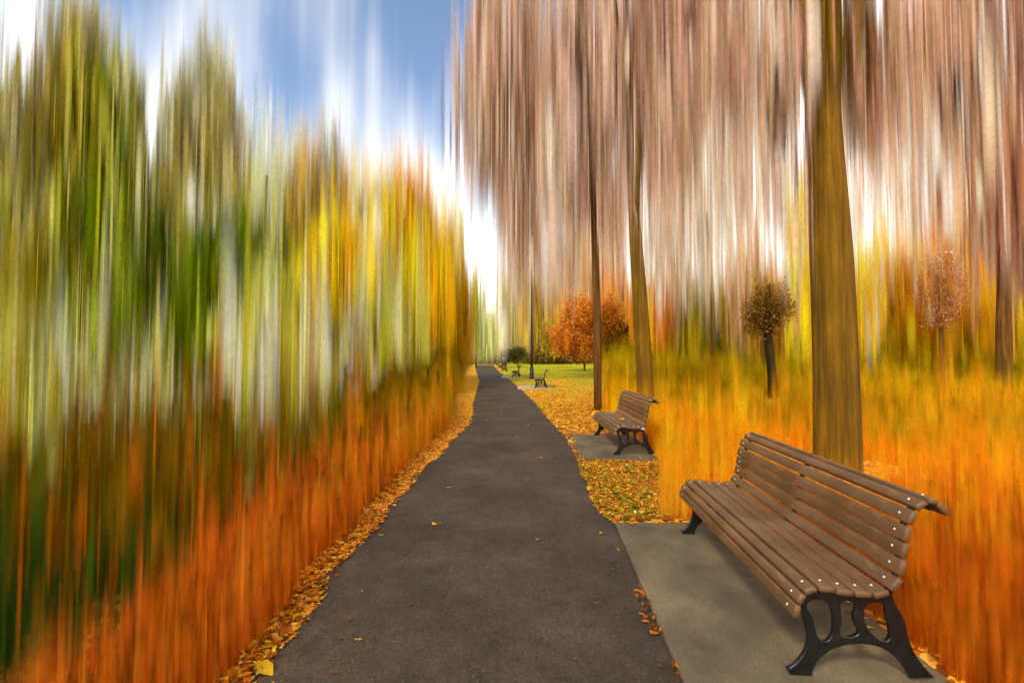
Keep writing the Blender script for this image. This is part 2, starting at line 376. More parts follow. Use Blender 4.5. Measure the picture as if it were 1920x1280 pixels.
# ------------------------------------------------------------ benches
def slatmat():
    m, nt = new_mat('brown_composite_slat')
    v = coords(nt, (1, .06, 1)); v2 = coords(nt)
    g = NOISE(nt, v, 90, 4, .6); a = NOISE(nt, v2, 3, 4, .6)
    oi = nt.nodes.new('ShaderNodeObjectInfo')
    col = RAMP(nt, a, [(.3, lin((84, 58, 32))), (.5, lin((104, 73, 42))), (.7, lin((126, 90, 54)))])
    col = MIX(nt, 1.0, col, RAMP(nt, g, [(.3, (.82, .82, .82)), (.7, (1.14, 1.14, 1.14))]), 'MULTIPLY')
    col = MIX(nt, 1.0, col, RAMP(nt, oi.outputs['Random'], [(0, (.9, .9, .9)), (1, (1.08, 1.08, 1.08))]), 'MULTIPLY')
    st_ = NOISE(nt, coords(nt, (1, .35, 1)), 14, 6, .75)
    col = MIX(nt, RAMP(nt, st_, [(.6, (0, 0, 0)), (.72, (.4, .4, .4))]), col, tuple(lin((70, 48, 28))))
    col = MIX(nt, RAMP(nt, NOISE(nt, coords(nt, (1, .2, 1)), 22, 5, .7), [(.6, (0, 0, 0)), (.75, (.35, .35, .35))]), col, tuple(lin((172, 132, 92))))
    principled(nt, col, RAMP(nt, a, [(.3, (.36,) * 3), (.7, (.58,) * 3)]), g, .3, .002, spec=.5); return m
M_SLAT = slatmat()
m, nt = new_mat('black_cast_iron'); principled(nt, RAMP(nt, NOISE(nt, coords(nt), 30, 4), [(.4, (.004, .004, .004)), (.72, (.012, .011, .009))]), .34, NOISE(nt, coords(nt), 160, 3), .25, .002, spec=.5); M_IRON = m
m, nt = new_mat('steel_bolt'); principled(nt, (.75, .73, .68), .35, NOISE(nt, coords(nt), 200, 2), .1, .001, metal=.6); M_BOLT = m
SC0, SC1 = 2.13 / F, 2.19 / F
def uv(cx, cy, SC0=SC0):                        # side-view tracing of the bench end -> metres behind the front toe, height
    px, py = 1240 + cx / 2.56, 780 + cy / 2.56
    x = (px - 960) * SC0; u = x - 1.378
    k = 1 - .021 * u / .6
    x = (px - 960) * SC0 * k
    return x - 1.378, H - (py - HZ) * SC0 * k - .03 - .004
SL = [(670, 948), (690, 887), (738, 846), (822, 842), (908, 858), (998, 866), (1086, 866), (1158, 822), (1190, 742), (1206, 660), (1220, 580), (1246, 500), (1292, 438), (1352, 420), (1403, 458)]
SLc = [uv(*p) for p in SL]
def iron_mesh():
    out = [(612, 1215), (625, 1238), (640, 1256), (728, 1256), (728, 1228), (745, 1190), (790, 1145), (850, 1112), (930, 1096), (1010, 1099), (1080, 1119), (1130, 1154), (1175, 1204),
           (1205, 1256), (1322, 1256), (1300, 1238), (1260, 1190), (1222, 1130), (1198, 1060), (1182, 980), (1178, 900), (1195, 850), (1222, 770), (1242, 690), (1256, 610), (1268, 545),
           (1285, 500), (1310, 478), (1345, 472), (1385, 482), (1372, 462), (1345, 446), (1312, 448), (1288, 466), (1268, 492), (1246, 540), (1231, 610), (1218, 690), (1203, 760),
           (1180, 836), (1148, 874), (1086, 886), (1000, 886), (908, 876), (825, 862), (760, 866), (725, 884), (706, 905), (690, 935), (694, 985), (712, 1050), (706, 1110), (680, 1158), (650, 1190)]
    hA = [(708, 912), (732, 965), (748, 1020), (762, 1066), (800, 1084), (826, 1062), (838, 1005), (832, 940), (808, 900), (765, 884)]
    hB = [(876, 903), (945, 905), (950, 925), (938, 965), (946, 1010), (962, 1042), (940, 1060), (885, 1062), (868, 1045), (878, 990), (872, 935)]
    hC = [(1018, 906), (1085, 908), (1098, 960), (1112, 1035), (1106, 1078), (1080, 1084), (1030, 1055), (997, 1010), (984, 960), (996, 922)]
    cu = bpy.data.curves.new('iron', 'CURVE'); cu.dimensions = '2D'; cu.fill_mode = 'BOTH'; cu.extrude = .007; cu.bevel_depth = .005; cu.bevel_resolution = 1
    cu.offset = -.003
    for poly in (out, hA, hB, hC):
        pts = [uv(*p, SC0 if (poly is out and p[1] < 912) else SC1) for p in poly]
        s = cu.splines.new('BEZIER'); s.bezier_points.add(len(pts) - 1); s.use_cyclic_u = True; s.resolution_u = 3
        for b, (u, z) in zip(s.bezier_points, pts):
            b.co = (u, max(z, .002), 0); b.handle_left_type = b.handle_right_type = 'AUTO' if poly is not out else 'VECTOR'
        if poly is out:
            for b, (cx, cy) in zip(s.bezier_points, poly):
                if not (cy > 1235 or (cx, cy) in ((612, 1215), (1385, 482))): b.handle_left_type = b.handle_right_type = 'AUTO'
    ob = bpy.data.objects.new('tmp', cu); COL.objects.link(ob)
    bpy.context.view_layer.update()
    me = bpy.data.meshes.new_from_object(ob.evaluated_get(bpy.context.evaluated_depsgraph_get()))
    bpy.data.objects.remove(ob)
    # curve is in its XY plane: (x=u, y=z) -> world (u, ., z)
    for v in me.vertices: u, z, t = v.co; v.co = (u, -t, z)
    me.materials.clear(); return me
IRON = iron_mesh()
LB = 1.745
def bev_box(w, l, t, r, crown=0):            # cross-section w (x) by t (z), long along y, rounded
    prof = []
    n = 3
    for cx, cz, a0 in ((w / 2 - r, t / 2 - r, 0), (-w / 2 + r, t / 2 - r, 90), (-w / 2 + r, -t / 2 + r, 180), (w / 2 - r, -t / 2 + r, 270)):
        for k in range(n + 1):
            a = R(a0 + 90 * k / n); prof.append([cx + r * math.cos(a), cz + r * math.sin(a)])
        if a0 == 0: prof += [[w * .2, t / 2], [0, t / 2], [-w * .2, t / 2]]
    for p in prof:
        if p[1] > -9: p[1] -= crown * (abs(p[0]) / (w / 2)) ** 2 
    m_ = len(prof); vs = []; 
    ysn = [(-l / 2, .8), (-l / 2 + .003, 1)] + [(-l / 2 + l * k / 8, 1) for k in range(1, 8)] + [(l / 2 - .003, 1), (l / 2, .8)]
    for y, s_ in ysn:
        k = 1 if s_ == 1 else .93
        vs += [(p[0] * k, y, p[1] * k) for p in prof]
    fs = []
    for j in range(len(ysn) - 1):
        for i in range(m_): fs.append((j * m_ + i, (j + 1) * m_ + i, (j + 1) * m_ + (i + 1) % m_, j * m_ + (i + 1) % m_))
    fs.append(tuple(range(m_))); fs.append(tuple(range(m_ * len(ysn) - m_, m_ * len(ysn)))[::-1])
    return vs, fs
def bolt_mesh():
    vs, fs = [], []; n = 12
    for r, z in ((.0066, 0), (.0062, .002), (.004, .0038), (0.0, .005)):
        vs += [(r * math.cos(2 * math.pi * k / n), r * math.sin(2 * math.pi * k / n), z) for k in range(n)]
    for j in range(3):
        for k in range(n): fs.append((j * n + k, j * n + (k + 1) % n, (j + 1) * n + (k + 1) % n, (j + 1) * n + k))
    me = bpy.data.meshes.new('bolt'); me.from_pydata(vs, [], fs); me.materials.append(M_BOLT)
    me.polygons.foreach_set('use_smooth', [True] * len(me.polygons)); return me
BOLT = bolt_mesh()
def make_bench(bolts=True):
    root = empty('park_bench', (0, 0, 0))
    # local frame: x away from the path (0 = front toe), y along the bench from near end (0) to far end (LB), z up
    for i, (u, z) in enumerate(SLc):
        a, b = SLc[max(i - 1, 0)], SLc[min(i + 1, len(SLc) - 1)]
        if i == 0: a = (2 * u - b[0] + .012, 2 * z - b[1]); 
        if i == len(SLc) - 1: b = (u + .025, z - .05)
        tx, tz = b[0] - a[0], b[1] - a[1]; ln = math.hypot(tx, tz); ang = math.atan2(tz, tx)
        w = min(ln / 2 - .0085, .081) if 0 < i < len(SLc) - 1 else .062
        cr = .006 if i in (1, 2, 12) else .002
        ll = LB + .13
        vs, fs = bev_box(w, ll, .026, .007, cr)
        c, s_ = math.cos(ang), math.sin(ang)
        # the outer (sitting) face is the left normal of the direction of travel
        vs2 = [(x * c - zz * s_, y, x * s_ + zz * c) for x, y, zz in vs]
        nm = 'seat_slat' if i < 7 else 'back_slat'
        sl = mesh(nm, vs2, fs, M_SLAT, root, True); sl.location = (u, LB / 2, z)
        if bolts:
            for yb in (-LB / 2, LB / 2):
                bo = bpy.data.objects.new('bolt', BOLT); COL.objects.link(bo); bo.parent = sl
                bo.location = (-.0125 * s_, yb, .0125 * c); bo.rotation_euler = (0, -ang, 0)
    for y in (0, LB):
        o = bpy.data.objects.new('cast_iron_leg', IRON); COL.objects.link(o); o.parent = root; o.location = (0, y, 0)
    IRON.materials.clear(); IRON.materials.append(M_IRON)
    # middle strap following the slats
    vs, fs = [], []
    for k, (u, z) in enumerate(SLc[2:14]):
        a, b = SLc[2 + k - 1], SLc[min(2 + k + 1, 14)]; tx, tz = b[0] - a[0], b[1] - a[1]; ln = math.hypot(tx, tz); nx_, nz_ = tz / ln, -tx / ln
        for o1 in (.015, .024):
            for y in (-.02, .02): vs.append((u + nx_ * o1, LB / 2 + y, z + nz_ * o1))
    for k in range(11):
        q = k * 4
        fs += [(q, q + 1, q + 5, q + 4), (q + 2, q + 6, q + 7, q + 3), (q, q + 4, q + 6, q + 2), (q + 1, q + 3, q + 7, q + 5)]
    fs += [(0, 2, 3, 1), (44, 45, 47, 46)]
    mesh('middle_strap', vs, fs, M_IRON, root)
    return root
def place(b, x, y, rz, label, z=0):
    k = (H - z) / H; x, y = x * k, y * k
    b.location = (x, y, z); b.rotation_euler = (0, 0, rz); tag(b, label, 'bench', 'slatted benches along the path')
b1 = make_bench(); fn = G(1500, 1265); ff = G(1290, 1000)
place(b1, fn.x - .012, fn.y + .01, -math.atan2(ff.x - fn.x, ff.y - fn.y), 'large brown slatted bench nearest the camera with black cast iron legs and silver bolts', PADTOP + .002)
b2 = copy_tree(b1); fn2 = G(1155, 852); ff2 = G(1117, 815)
place(b2, fn2.x, fn2.y, -math.atan2(ff2.x - fn2.x, ff2.y - fn2.y), 'second brown slatted bench with a yellow leaf on its seat', PADTOP + .002)
m, nt = new_mat('white_sticker'); principled(nt, RAMP(nt, NOISE(nt, coords(nt), 60, 2), [(.5, (.75, .75, .72)), (.56, (.25, .25, .25))], 'CONSTANT'), .5)
stk = mesh('maker_plate', *(lambda a, b, t: ([(-a, -t, -b), (a, -t, -b), (a, -t, b), (-a, -t, b), (-a, t, -b), (a, t, -b), (a, t, b), (-a, t, b)], [(0, 1, 2, 3), (7, 6, 5, 4), (0, 4, 5, 1), (1, 5, 6, 2), (2, 6, 7, 3), (3, 7, 4, 0)]))(.03, .018, .002), m, b2)
stk.location = (uv(1150, 884)[0], -.03, uv(1150, 884)[1])
bf = make_bench(False)
m, nt = new_mat('bleached_concrete'); principled(nt, RAMP(nt, NOISE(nt, coords(nt), 3, 4), [(.35, tuple(lin((160, 142, 112)))), (.65, tuple(lin((196, 176, 144))))]), .85); M_PALE = m
far_spots = [(1000, 728, 'third bench along the path, in front of the black lamp post'),
             (958, 707.5, 'fourth bench along the path, dark silhouette on leafy grass'),
             (938, 696, 'fifth bench, nearest of the distant cluster of three'),
             (933, 691, 'sixth bench, middle of the distant cluster of three'),
             (929, 686, 'farthest bench, tiny beside the litter bin')]
for i, (px, py, lab) in enumerate(far_spots):
    b = bf if i == 0 else copy_tree(bf)
    g = G(px, py); place(b, g.x + .08, g.y, R(-4 + i * 1.2), lab)
    if i < 2:
        pad([(g.x - .75, g.y - .35), (g.x + .9, g.y - .35), (g.x + .9, g.y + 2.2), (g.x - .75, g.y + 2.2)],
            ('pale concrete slab under the third bench by the lamp post', 'small pale concrete slab under the fourth bench')[i], .02, mat=M_PALE)
        b.location.z = .022

# ------------------------------------------------------------ lamp post, litter bin
m, nt = new_mat('black_painted_steel'); principled(nt, RAMP(nt, NOISE(nt, coords(nt), 8, 3), [(.4, (.01, .01, .011)), (.7, (.025, .024, .02))]), .5, spec=.4); M_BLK = m
g = G(997, 710); lp = empty('lamp_post', g); tag(lp, 'tall slim black lamp post behind the third bench', 'lamp post')
tube('base', [(0, 0, 0), (0, 0, .12), (0, 0, .14), (0, 0, .75), (0, 0, .8)], [.19, .18, .145, .135, .09], M_BLK, lp, 16, 1)
tube('pole', [(0, 0, .78), (0, 0, 4), (0, 0, 10.4)], [.085, .065, .045], M_BLK, lp, 12, 3)
m, nt = new_mat('frosted_lamp_glass'); principled(nt, (.6, .58, .52), .4, spec=.5); M_GL = m
tube('lamp_head', [(0, 0, 10.38), (0, 0, 10.45), (0, 0, 10.8), (0, 0, 11.0)], [.05, .09, .11, .08], M_BLK, lp, 12, 2)
tube('cap', [(0, 0, 10.98), (0, 0, 11.03), (0, 0, 11.2)], [.15, .13, .02], M_BLK, lp, 12, 1)
g = P(945.5, 684, 70); lb = empty('litter_bin', (g.x, g.y, 0)); tag(lb, 'dark litter bin with a pale lid behind the distant benches', 'litter bin')
tube('bin_body', [(0, 0, .0), (0, 0, .1), (0, 0, 1.05)], [.38, .4, .44], M_BLK, lb, 14, 2)
m, nt = new_mat('worn_grey_lid'); principled(nt, RAMP(nt, NOISE(nt, coords(nt), 5, 3), [(.4, (.05, .05, .05)), (.7, (.16, .15, .13))]), .6); M_LID = m
tube('lid', [(0, 0, 1.05), (0, 0, 1.2), (0, 0, 1.35)], [.48, .42, .2], M_LID, lb, 14, 2)

# ------------------------------------------------------------ trees
NT = [0]
def tree(name, label, cat, base_px, D, trunk=None, limbs=(), clumps=(), mat=M_BARKD, group=None, wob=.04):
    """trunk: list of (px, py, width px) at distance D; clumps: positional args for clump() without D"""
    b = P(base_px, 667, D); root = empty(name, (b.x, D, 0)); tag(root, label, cat, group)
    o = Vector((b.x, D, 0))
    if trunk:
        pts = [P(x, y, D) - o for x, y, w in trunk]; rr = [w / 2 * D / F for _, _, w in trunk]
        pts[0].z = float(ground_z(b.x, D)) - .1
        tube('trunk', pts, rr, mat, root, 20, 5, wob)
    for lb_ in limbs:
        pts = [P(x, y, D + dd) - o for x, y, w, dd in lb_]; rr = [w / 2 * D / F for _, _, w, _ in lb_]
        tube('limb', pts, rr, mat, root, 10, 5, .03)
    if clumps:
        st = Strands()
        for c in clumps:
            kw = c[-1] if isinstance(c[-1], dict) else {}
            a = c[:-1] if kw else c
            dd = kw.pop('dd', 0) if kw else 0
            clump(st, a[0], a[1], a[2], a[3], D + dd, a[4], **kw)
        st.build('crown', parent=root, origin=tuple(o), zmin=.0)
    return root
def T(*a, **k): return a + (k,) if k else a

GL = 'tall trees along the far river bank'
tree('riverside_tree', 'olive green tree at the left edge of the frame with pale drooping streaks', 'tree', 20, 15, [(20, 720, 26), (22, 500, 20), (24, 300, 10)], (), [
    T(20, 300, 75, 150, OLV, top=GRY, cover=2.0), T(10, 480, 80, 130, PAL, cover=2.6), T(40, 560, 90, 130, OLV, cover=2.4), T(15, 600, 60, 90, PAL, cover=2.6), T(60, 660, 90, 70, GRN, cover=2.2),
    T(-90, 420, 100, 260, OLV, cover=2)], group=GL)
tree('riverside_tree', 'tallest dark olive tree on the left, its crown reaching the top of the frame', 'tree', 190, 16, [(195, 720, 26), (190, 500, 22), (170, 200, 12)], (), [
    T(150, 120, 42, 110, OLV, top=GRY, cover=2.4), T(165, 250, 75, 130, OLV, cover=2.8), T(200, 300, 60, 160, GRN, cover=2.0), T(235, 250, 28, 110, OLV, top=GRY, cover=1.8), T(85, 330, 40, 130, OLV, top=GRY, cover=1.4), T(130, 340, 40, 120, PAL, cover=.8),
    T(110, 450, 60, 120, PAL, cover=2.4), T(210, 470, 80, 130, GRN, cover=2.2), T(225, 330, 26, 90, DGR, cover=1.6), T(150, 580, 90, 110, OLV, cover=2.4), T(100, 600, 35, 90, PAL, cover=2.4), T(200, 640, 110, 60, GRN, cover=2.0),T(205, 590, 20, 90, PAL, cover=1.9)], group=GL)
tree('riverside_tree', 'pale grey-green tree with flat top between the tallest tree and open sky', 'tree', 380, 18, [(370, 720, 22), (375, 500, 18), (385, 260, 9)], (), [
    T(395, 190, 48, 85, GRY, cover=2.0), T(385, 290, 62, 110, OLV, top=GRY, cover=2.6), T(335, 260, 28, 110, GRY, cover=1.2), T(370, 380, 75, 110, PAL, cover=2.6), T(330, 460, 60, 110, GRN, cover=2.4), T(300, 500, 30, 60, DGR, cover=2.9), T(262, 360, 14, 80, PAL, cover=2.6),
    T(255, 420, 14, 80, PAL, cover=2.6), T(290, 590, 70, 80, PAL, cover=2.6), T(330, 610, 60, 90, OLV, cover=2.2), T(420, 380, 25, 120, PAL, cover=1.9)], group=GL)
tree('riverside_tree', 'wispy pale grey tree standing in the bright gap on the left', 'tree', 500, 24, [(505, 710, 14), (505, 500, 11), (500, 330, 6)], (), [
    T(475, 290, 22, 90, [(176, 186, 200), (150, 160, 170), (200, 208, 216)], cover=.9, w=3), T(500, 330, 45, 110, [(190, 198, 206), (160, 164, 150)], cover=.7, w=3), T(510, 420, 55, 100, MINT, cover=1.3, w=3), T(520, 480, 60, 110, PAL, cover=2.6), T(540, 560, 60, 90, GRN, cover=1.4), T(545, 590, 40, 100, MINT, cover=1.4, w=3)], group=GL)
tree('riverside_tree', 'dense dark green rounded tree left of the yellow trees', 'tree', 445, 14, [(450, 740, 20), (450, 640, 16), (445, 520, 9)], (), [
    T(440, 520, 52, 85, DGR, cover=3.6), T(400, 560, 50, 80, DGR, cover=2.9), T(480, 600, 60, 90, GRN, cover=2.2), T(420, 630, 90, 80, GRN, cover=2.4), T(530, 660, 40, 80, GRN, cover=2.2), T(515, 690, 30, 60, DGR, cover=2.0), T(360, 640, 40, 70, DGR, cover=1.8)], group=GL)
tree('autumn_tree', 'olive and orange tree with wispy top left of the brightest yellow tree', 'tree', 615, 21, [(615, 710, 15), (612, 520, 11), (610, 380, 6)], (), [
    T(620, 330, 26, 80, [(150, 160, 160), (150, 130, 90), (170, 176, 180)], cover=1.2, w=3), T(600, 390, 50, 80, [(166, 130, 50), (150, 130, 10), (196, 150, 90)], cover=2.0), T(560, 370, 40, 90, PCH, cover=.8, w=3), T(590, 430, 45, 60, [(140, 120, 10), (168, 140, 10)], cover=2.2), T(570, 500, 45, 90, PAL + GRN, cover=1.6), T(560, 620, 50, 80, GRN, cover=1.6)], group='autumn trees on the left')
tree('autumn_tree', 'brightest yellow tree with a vivid orange side', 'tree', 620, 18, [(655, 740, 16), (650, 600, 12), (645, 500, 7)], (), [
    T(605, 545, 38, 80, YEL, cover=4.5), T(645, 560, 30, 100, ORY, cover=3.0), T(655, 650, 30, 80, ORG, cover=1.6), T(620, 640, 55, 70, ORY + YEL, cover=3.4), T(690, 560, 50, 90, PCH + YEL, cover=1.4), T(700, 600, 60, 90, YEL, cover=3.2), T(690, 500, 50, 80, PCH + ORY, cover=1.4), T(680, 680, 40, 60, OBR, cover=1.2), T(735, 660, 40, 70, OLV, cover=.8)], group='autumn trees on the left')
tree('autumn_tree', 'tall orange tree with peach streaked top near the gap of sky', 'tree', 760, 24, [(765, 720, 12), (765, 560, 9), (770, 420, 5)], (), [
    T(770, 400, 38, 90, [(206, 130, 60), (226, 180, 150), (190, 110, 30)], cover=1.8, w=3), T(710, 410, 60, 80, PCH, cover=1.1, w=3), T(775, 480, 45, 90, ORY + YEL, cover=3.2), T(740, 500, 70, 100, ORY + YEL, cover=2.8), T(720, 450, 60, 60, PCH + ORY, cover=1.2), T(790, 580, 60, 100, ORY + YEL, cover=3.2), T(740, 620, 70, 80, GOL, cover=1.8)], group='autumn trees on the left')
tree('autumn_tree', 'golden tree beside the path with a thin pale top, right of the orange tree', 'tree', 835, 30, [(835, 700, 9), (836, 600, 7), (840, 480, 4)], (), [
    T(845, 470, 26, 80, [(226, 190, 120), (220, 160, 60), (240, 220, 180)], cover=1.3, w=3), T(835, 560, 38, 90, ORY + YEL, cover=3.2), T(845, 600, 34, 80, GOL, cover=2.2), T(820, 640, 60, 60, GOL, cover=2.4), T(862, 640, 26, 60, GOL, cover=2.0)], group='autumn trees on the left')
tree('distant_tree', 'thin pale green tree in the bright gap at the end of the path', 'tree', 893, 60, [(893, 682, 4), (893, 600, 3), (893, 560, 2)], (), [
    T(892, 610, 20, 60, [(160, 160, 40), (200, 210, 150), (130, 130, 10)], cover=2.0, w=3, hl=55), T(905, 640, 18, 40, [(150, 160, 60), (196, 206, 140)], cover=1.8, w=3, hl=40), T(925, 640, 26, 36, [(210, 206, 130), (190, 180, 70), (226, 226, 190)], cover=1.6, w=3, hl=40)])
tree('distant_tree', 'olive brown tree left of the lamp post', 'tree', 965, 90, [(966, 684, 6), (966, 600, 5), (966, 500, 3)], (), [
    T(965, 560, 34, 80, [(200, 176, 150), (170, 140, 100), (222, 206, 186)], cover=1.5, w=3), T(965, 630, 38, 45, [(140, 120, 30), (120, 104, 20), (170, 150, 60)], cover=2.4, w=3), T(1010, 620, 34, 55, [(160, 130, 40), (140, 112, 20), (190, 150, 90)], cover=2.2, w=3)])

# bare-branched trees on the right : brown crowns of hanging twigs
GB = 'bare trees on the right'; JIT[0] = .07
tree('bare_tree', 'far bare tree with brown twigs at the left edge of the bare grove', 'tree', 985, 27.5, None, (), [
    T(905, 190, 58, 130, TWG, cover=1.6, w=3, hl=95), T(960, 120, 80, 170, TWG, cover=2.2, w=3, hl=95), T(1000, 330, 60, 160, TWG, cover=1.7, w=3, hl=95), T(950, 260, 60, 110, TWD + TWG, cover=1.2, w=3, hl=95), T(868, 210, 42, 150, [(120, 130, 160), (150, 130, 120), (160, 170, 200)], cover=.45, w=3.5, hl=95),
    T(990, 400, 55, 90, TWL, cover=1.3, w=3, hl=70)], group=GB)
tree('bare_tree', 'slender bare tree whose thin trunk stands beyond the second bench', 'tree', 1121, 13.3, [(1121, 770, 15), (1120, 620, 15), (1116, 470, 13), (1111, 330, 10), (1107, 210, 9), (1100, 40, 7)],
    [[(1110, 260, 7, 0), (1090, 150, 8, .3), (1082, 0, 6, .5), (1078, -150, 3, .6)], [(1108, 230, 6, 0), (1128, 80, 6, -.2), (1135, -60, 3, -.4)]], [
    T(1085, 120, 70, 190, TWG, cover=1.6, w=3.4, hl=95), T(1140, 250, 60, 190, TWG, cover=1.7, w=3.4, hl=95), T(1060, 330, 50, 150, TWG + TWL, cover=1.4, w=3.2, hl=90), T(1080, 60, 20, 120, TWD, cover=1.4, w=3.4)], M_BARKD, GB)
tree('bare_tree', 'middle bare tree with a leaning golden brown trunk behind the second bench', 'tree', 1210, 10.5, [(1211, 800, 32), (1209, 700, 30), (1200, 560, 27), (1192, 450, 23), (1185, 340, 16), (1180, 230, 13), (1188, 110, 11)],
    [[(1192, 450, 14, 0), (1195, 360, 9, -.3), (1200, 250, 6, -.4)], [(1182, 250, 10, 0), (1192, 130, 10, .2), (1190, -60, 7, .3)], [(1182, 240, 8, 0), (1160, 60, 7, .4), (1140, -120, 4, .5)]], [
    T(1190, 90, 70, 170, TWG, cover=1.9, w=3.4, hl=95), T(1250, 170, 80, 150, TWG, cover=1.5, w=3.4, hl=95), T(1290, 50, 90, 110, TWG + MAU, cover=2.0, w=3.4, hl=95), T(1215, 320, 60, 120, TWL + TWG, cover=1.1, w=3.4, hl=95), T(1245, 420, 60, 90, TWL, cover=.8, w=3.2, hl=90, dd=8)], M_BARK, GB)
tree('bare_tree', 'large tree with the thickest golden brown trunk rising behind the nearest bench', 'tree', 1570, 6.35, [(1571, 885, 79), (1570, 820, 76), (1568, 700, 73), (1561, 500, 69), (1549, 300, 61), (1544, 180, 57), (1545, 60, 58), (1545, -80, 50)],
    [[(1545, 120, 26, 0), (1490, -20, 24, -.3), (1470, -160, 18, -.4)], [(1556, 170, 24, 0), (1610, 10, 20, .3), (1640, -150, 14, .4)]], [
    T(1400, 110, 90, 150, TWG + TWL[:1], cover=1.4, w=3.6, hl=95, depth=.7), T(1350, 330, 90, 130, TWL, cover=.6, w=3.2, hl=95, dd=6), T(1495, 70, 40, 120, TWD + TWG, cover=1.7, w=3.8, hl=95), T(1458, 170, 15, 70, [(58, 32, 6), (76, 46, 14)], cover=6, w=4, depth=.2), T(1480, 40, 17, 100, [(58, 32, 6), (76, 46, 14)], cover=6, w=4, depth=.2), T(1462, 100, 14, 70, [(58, 32, 6), (76, 46, 14)], cover=5, w=4, depth=.2), T(1560, 60, 60, 110, TWD + OBR, cover=1.5, w=4, hl=95),
    T(1600, 110, 40, 120, TWD + TWG, cover=1.6, w=3.8, hl=95), T(1640, 160, 70, 130, TWG, cover=1.1, w=3.6, hl=95), T(1690, 60, 90, 110, TWG, cover=1.3, w=3.4, hl=95), T(1480, 340, 50, 100, TWG + TWL, cover=.6, w=3.2, hl=95)], M_BARK, GB)
tree('bare_tree', 'reddish bare tree in the upper right corner with mauve twigs', 'tree', 1882, 16, [(1882, 760, 24), (1882, 620, 22), (1884, 480, 18), (1888, 380, 10)], [[(1886, 420, 8, 0), (1860, 260, 6, .4), (1850, 120, 4, .6)]], [
    T(1820, 60, 100, 120, MAU, cover=2.2, w=3.4, hl=95), T(1880, 180, 80, 160, MAU + TWG, cover=1.6, w=3.4, hl=95), T(1760, 130, 80, 130, MAU + TWL, cover=1.5, w=3.4, hl=95), T(1850, 310, 90, 90, [(176, 130, 104), (196, 150, 120), (150, 104, 70)], cover=1.6, w=3.4, hl=95), T(1890, 400, 60, 120, TWG, cover=1.8, w=3.4, hl=95),
    T(1760, 320, 80, 90, TWL, cover=.6, w=3.2, hl=95), T(1990, 250, 100, 300, MAU, cover=2.0)], M_BARKD, GB)
tree('bare_tree', 'pale bare tree seen through the gap left of the thickest trunk', 'tree', 1330, 30, [(1332, 700, 8), (1330, 560, 7), (1325, 400, 4)], (), [
    T(1300, 280, 90, 150, TWL, cover=.8, w=3, hl=95), T(1420, 360, 90, 110, TWL, cover=.6, w=3, hl=90), T(1300, 480, 90, 80, TWL, cover=.8, w=3, hl=70), T(1650, 330, 80, 120, TWL, cover=.6, w=3, hl=90), T(1740, 440, 60, 70, TWL + TWG, cover=.7, w=3, hl=80), T(1830, 440, 70, 80, [(206, 170, 130), (186, 140, 96), (170, 120, 60)], cover=1.6, w=3, hl=80),
    T(1370, 60, 120, 120, TWG + TWD, cover=1.4, w=3, hl=95)], M_BARKD, GB)

GA = 'autumn trees beyond the lawn on the right'
tree('autumn_tree', 'olive and peach tree beyond the lawn, between the slim trunks and small dark tree', 'tree', 1270, 34, [(1275, 705, 8), (1275, 620, 6), (1275, 560, 3)], (), [
    T(1240, 590, 30, 70, ORG + ORY, cover=2.0, w=3.4, hl=60), T(1300, 640, 60, 50, [(138, 124, 6), (116, 108, 4), (160, 134, 10)], cover=2.8, w=3.6, hl=55), T(1290, 570, 50, 50, [(190, 160, 110), (210, 180, 150), (160, 140, 40)], cover=1.5, w=3, hl=55), T(1380, 640, 60, 50, [(128, 118, 4), (150, 130, 10), (100, 94, 0)], cover=2.8, w=3.6, hl=55)], group=GA)
tree('autumn_tree', 'dull brown tree behind the small dark round-headed tree', 'tree', 1430, 28, [(1415, 705, 8), (1415, 620, 6), (1415, 560, 3)], (), [
    T(1405, 540, 50, 80, [(170, 130, 80), (140, 100, 30), (196, 160, 120)], cover=1.6, w=3.2, hl=60), T(1450, 610, 60, 60, [(150, 110, 10), (128, 96, 4), (180, 130, 20)], cover=2.6, w=3.6, hl=60), T(1470, 660, 50, 50, GOL, cover=2.4, w=3.6, hl=55)], group=GA)
tree('autumn_tree', 'bright yellow tree immediately left of the thickest trunk', 'tree', 1505, 22, [(1508, 720, 9), (1508, 620, 7), (1508, 500, 4)], (), [
    T(1502, 500, 26, 90, YEL + PCH, cover=2.6, w=3.2, hl=70), T(1508, 590, 28, 80, YEL + ORY, cover=2.8, w=3.4, hl=65), T(1500, 400, 20, 60, PCH + YEL, cover=1.0, w=3, hl=60), T(1620, 560, 26, 80, YEL + ORY + PCH, cover=2.4, w=3.2, hl=60)], group=GA)
tree('autumn_tree', 'burnt orange and brown tree right of the thickest trunk', 'tree', 1690, 26, [(1690, 715, 9), (1688, 620, 7), (1688, 530, 4)], (), [
    T(1690, 590, 50, 60, [(176, 96, 4), (150, 80, 0), (200, 116, 8)], cover=2.8, w=3.6, hl=60), T(1650, 620, 60, 60, GOL + ORY, cover=2.4, w=3.4, hl=60), T(1680, 520, 70, 55, ORY + PCH, cover=1.6, w=3.2, hl=60), T(1640, 680, 70, 40, [(160, 132, 6), (140, 120, 2)], cover=2.4, w=3.6, hl=50)], group=GA)
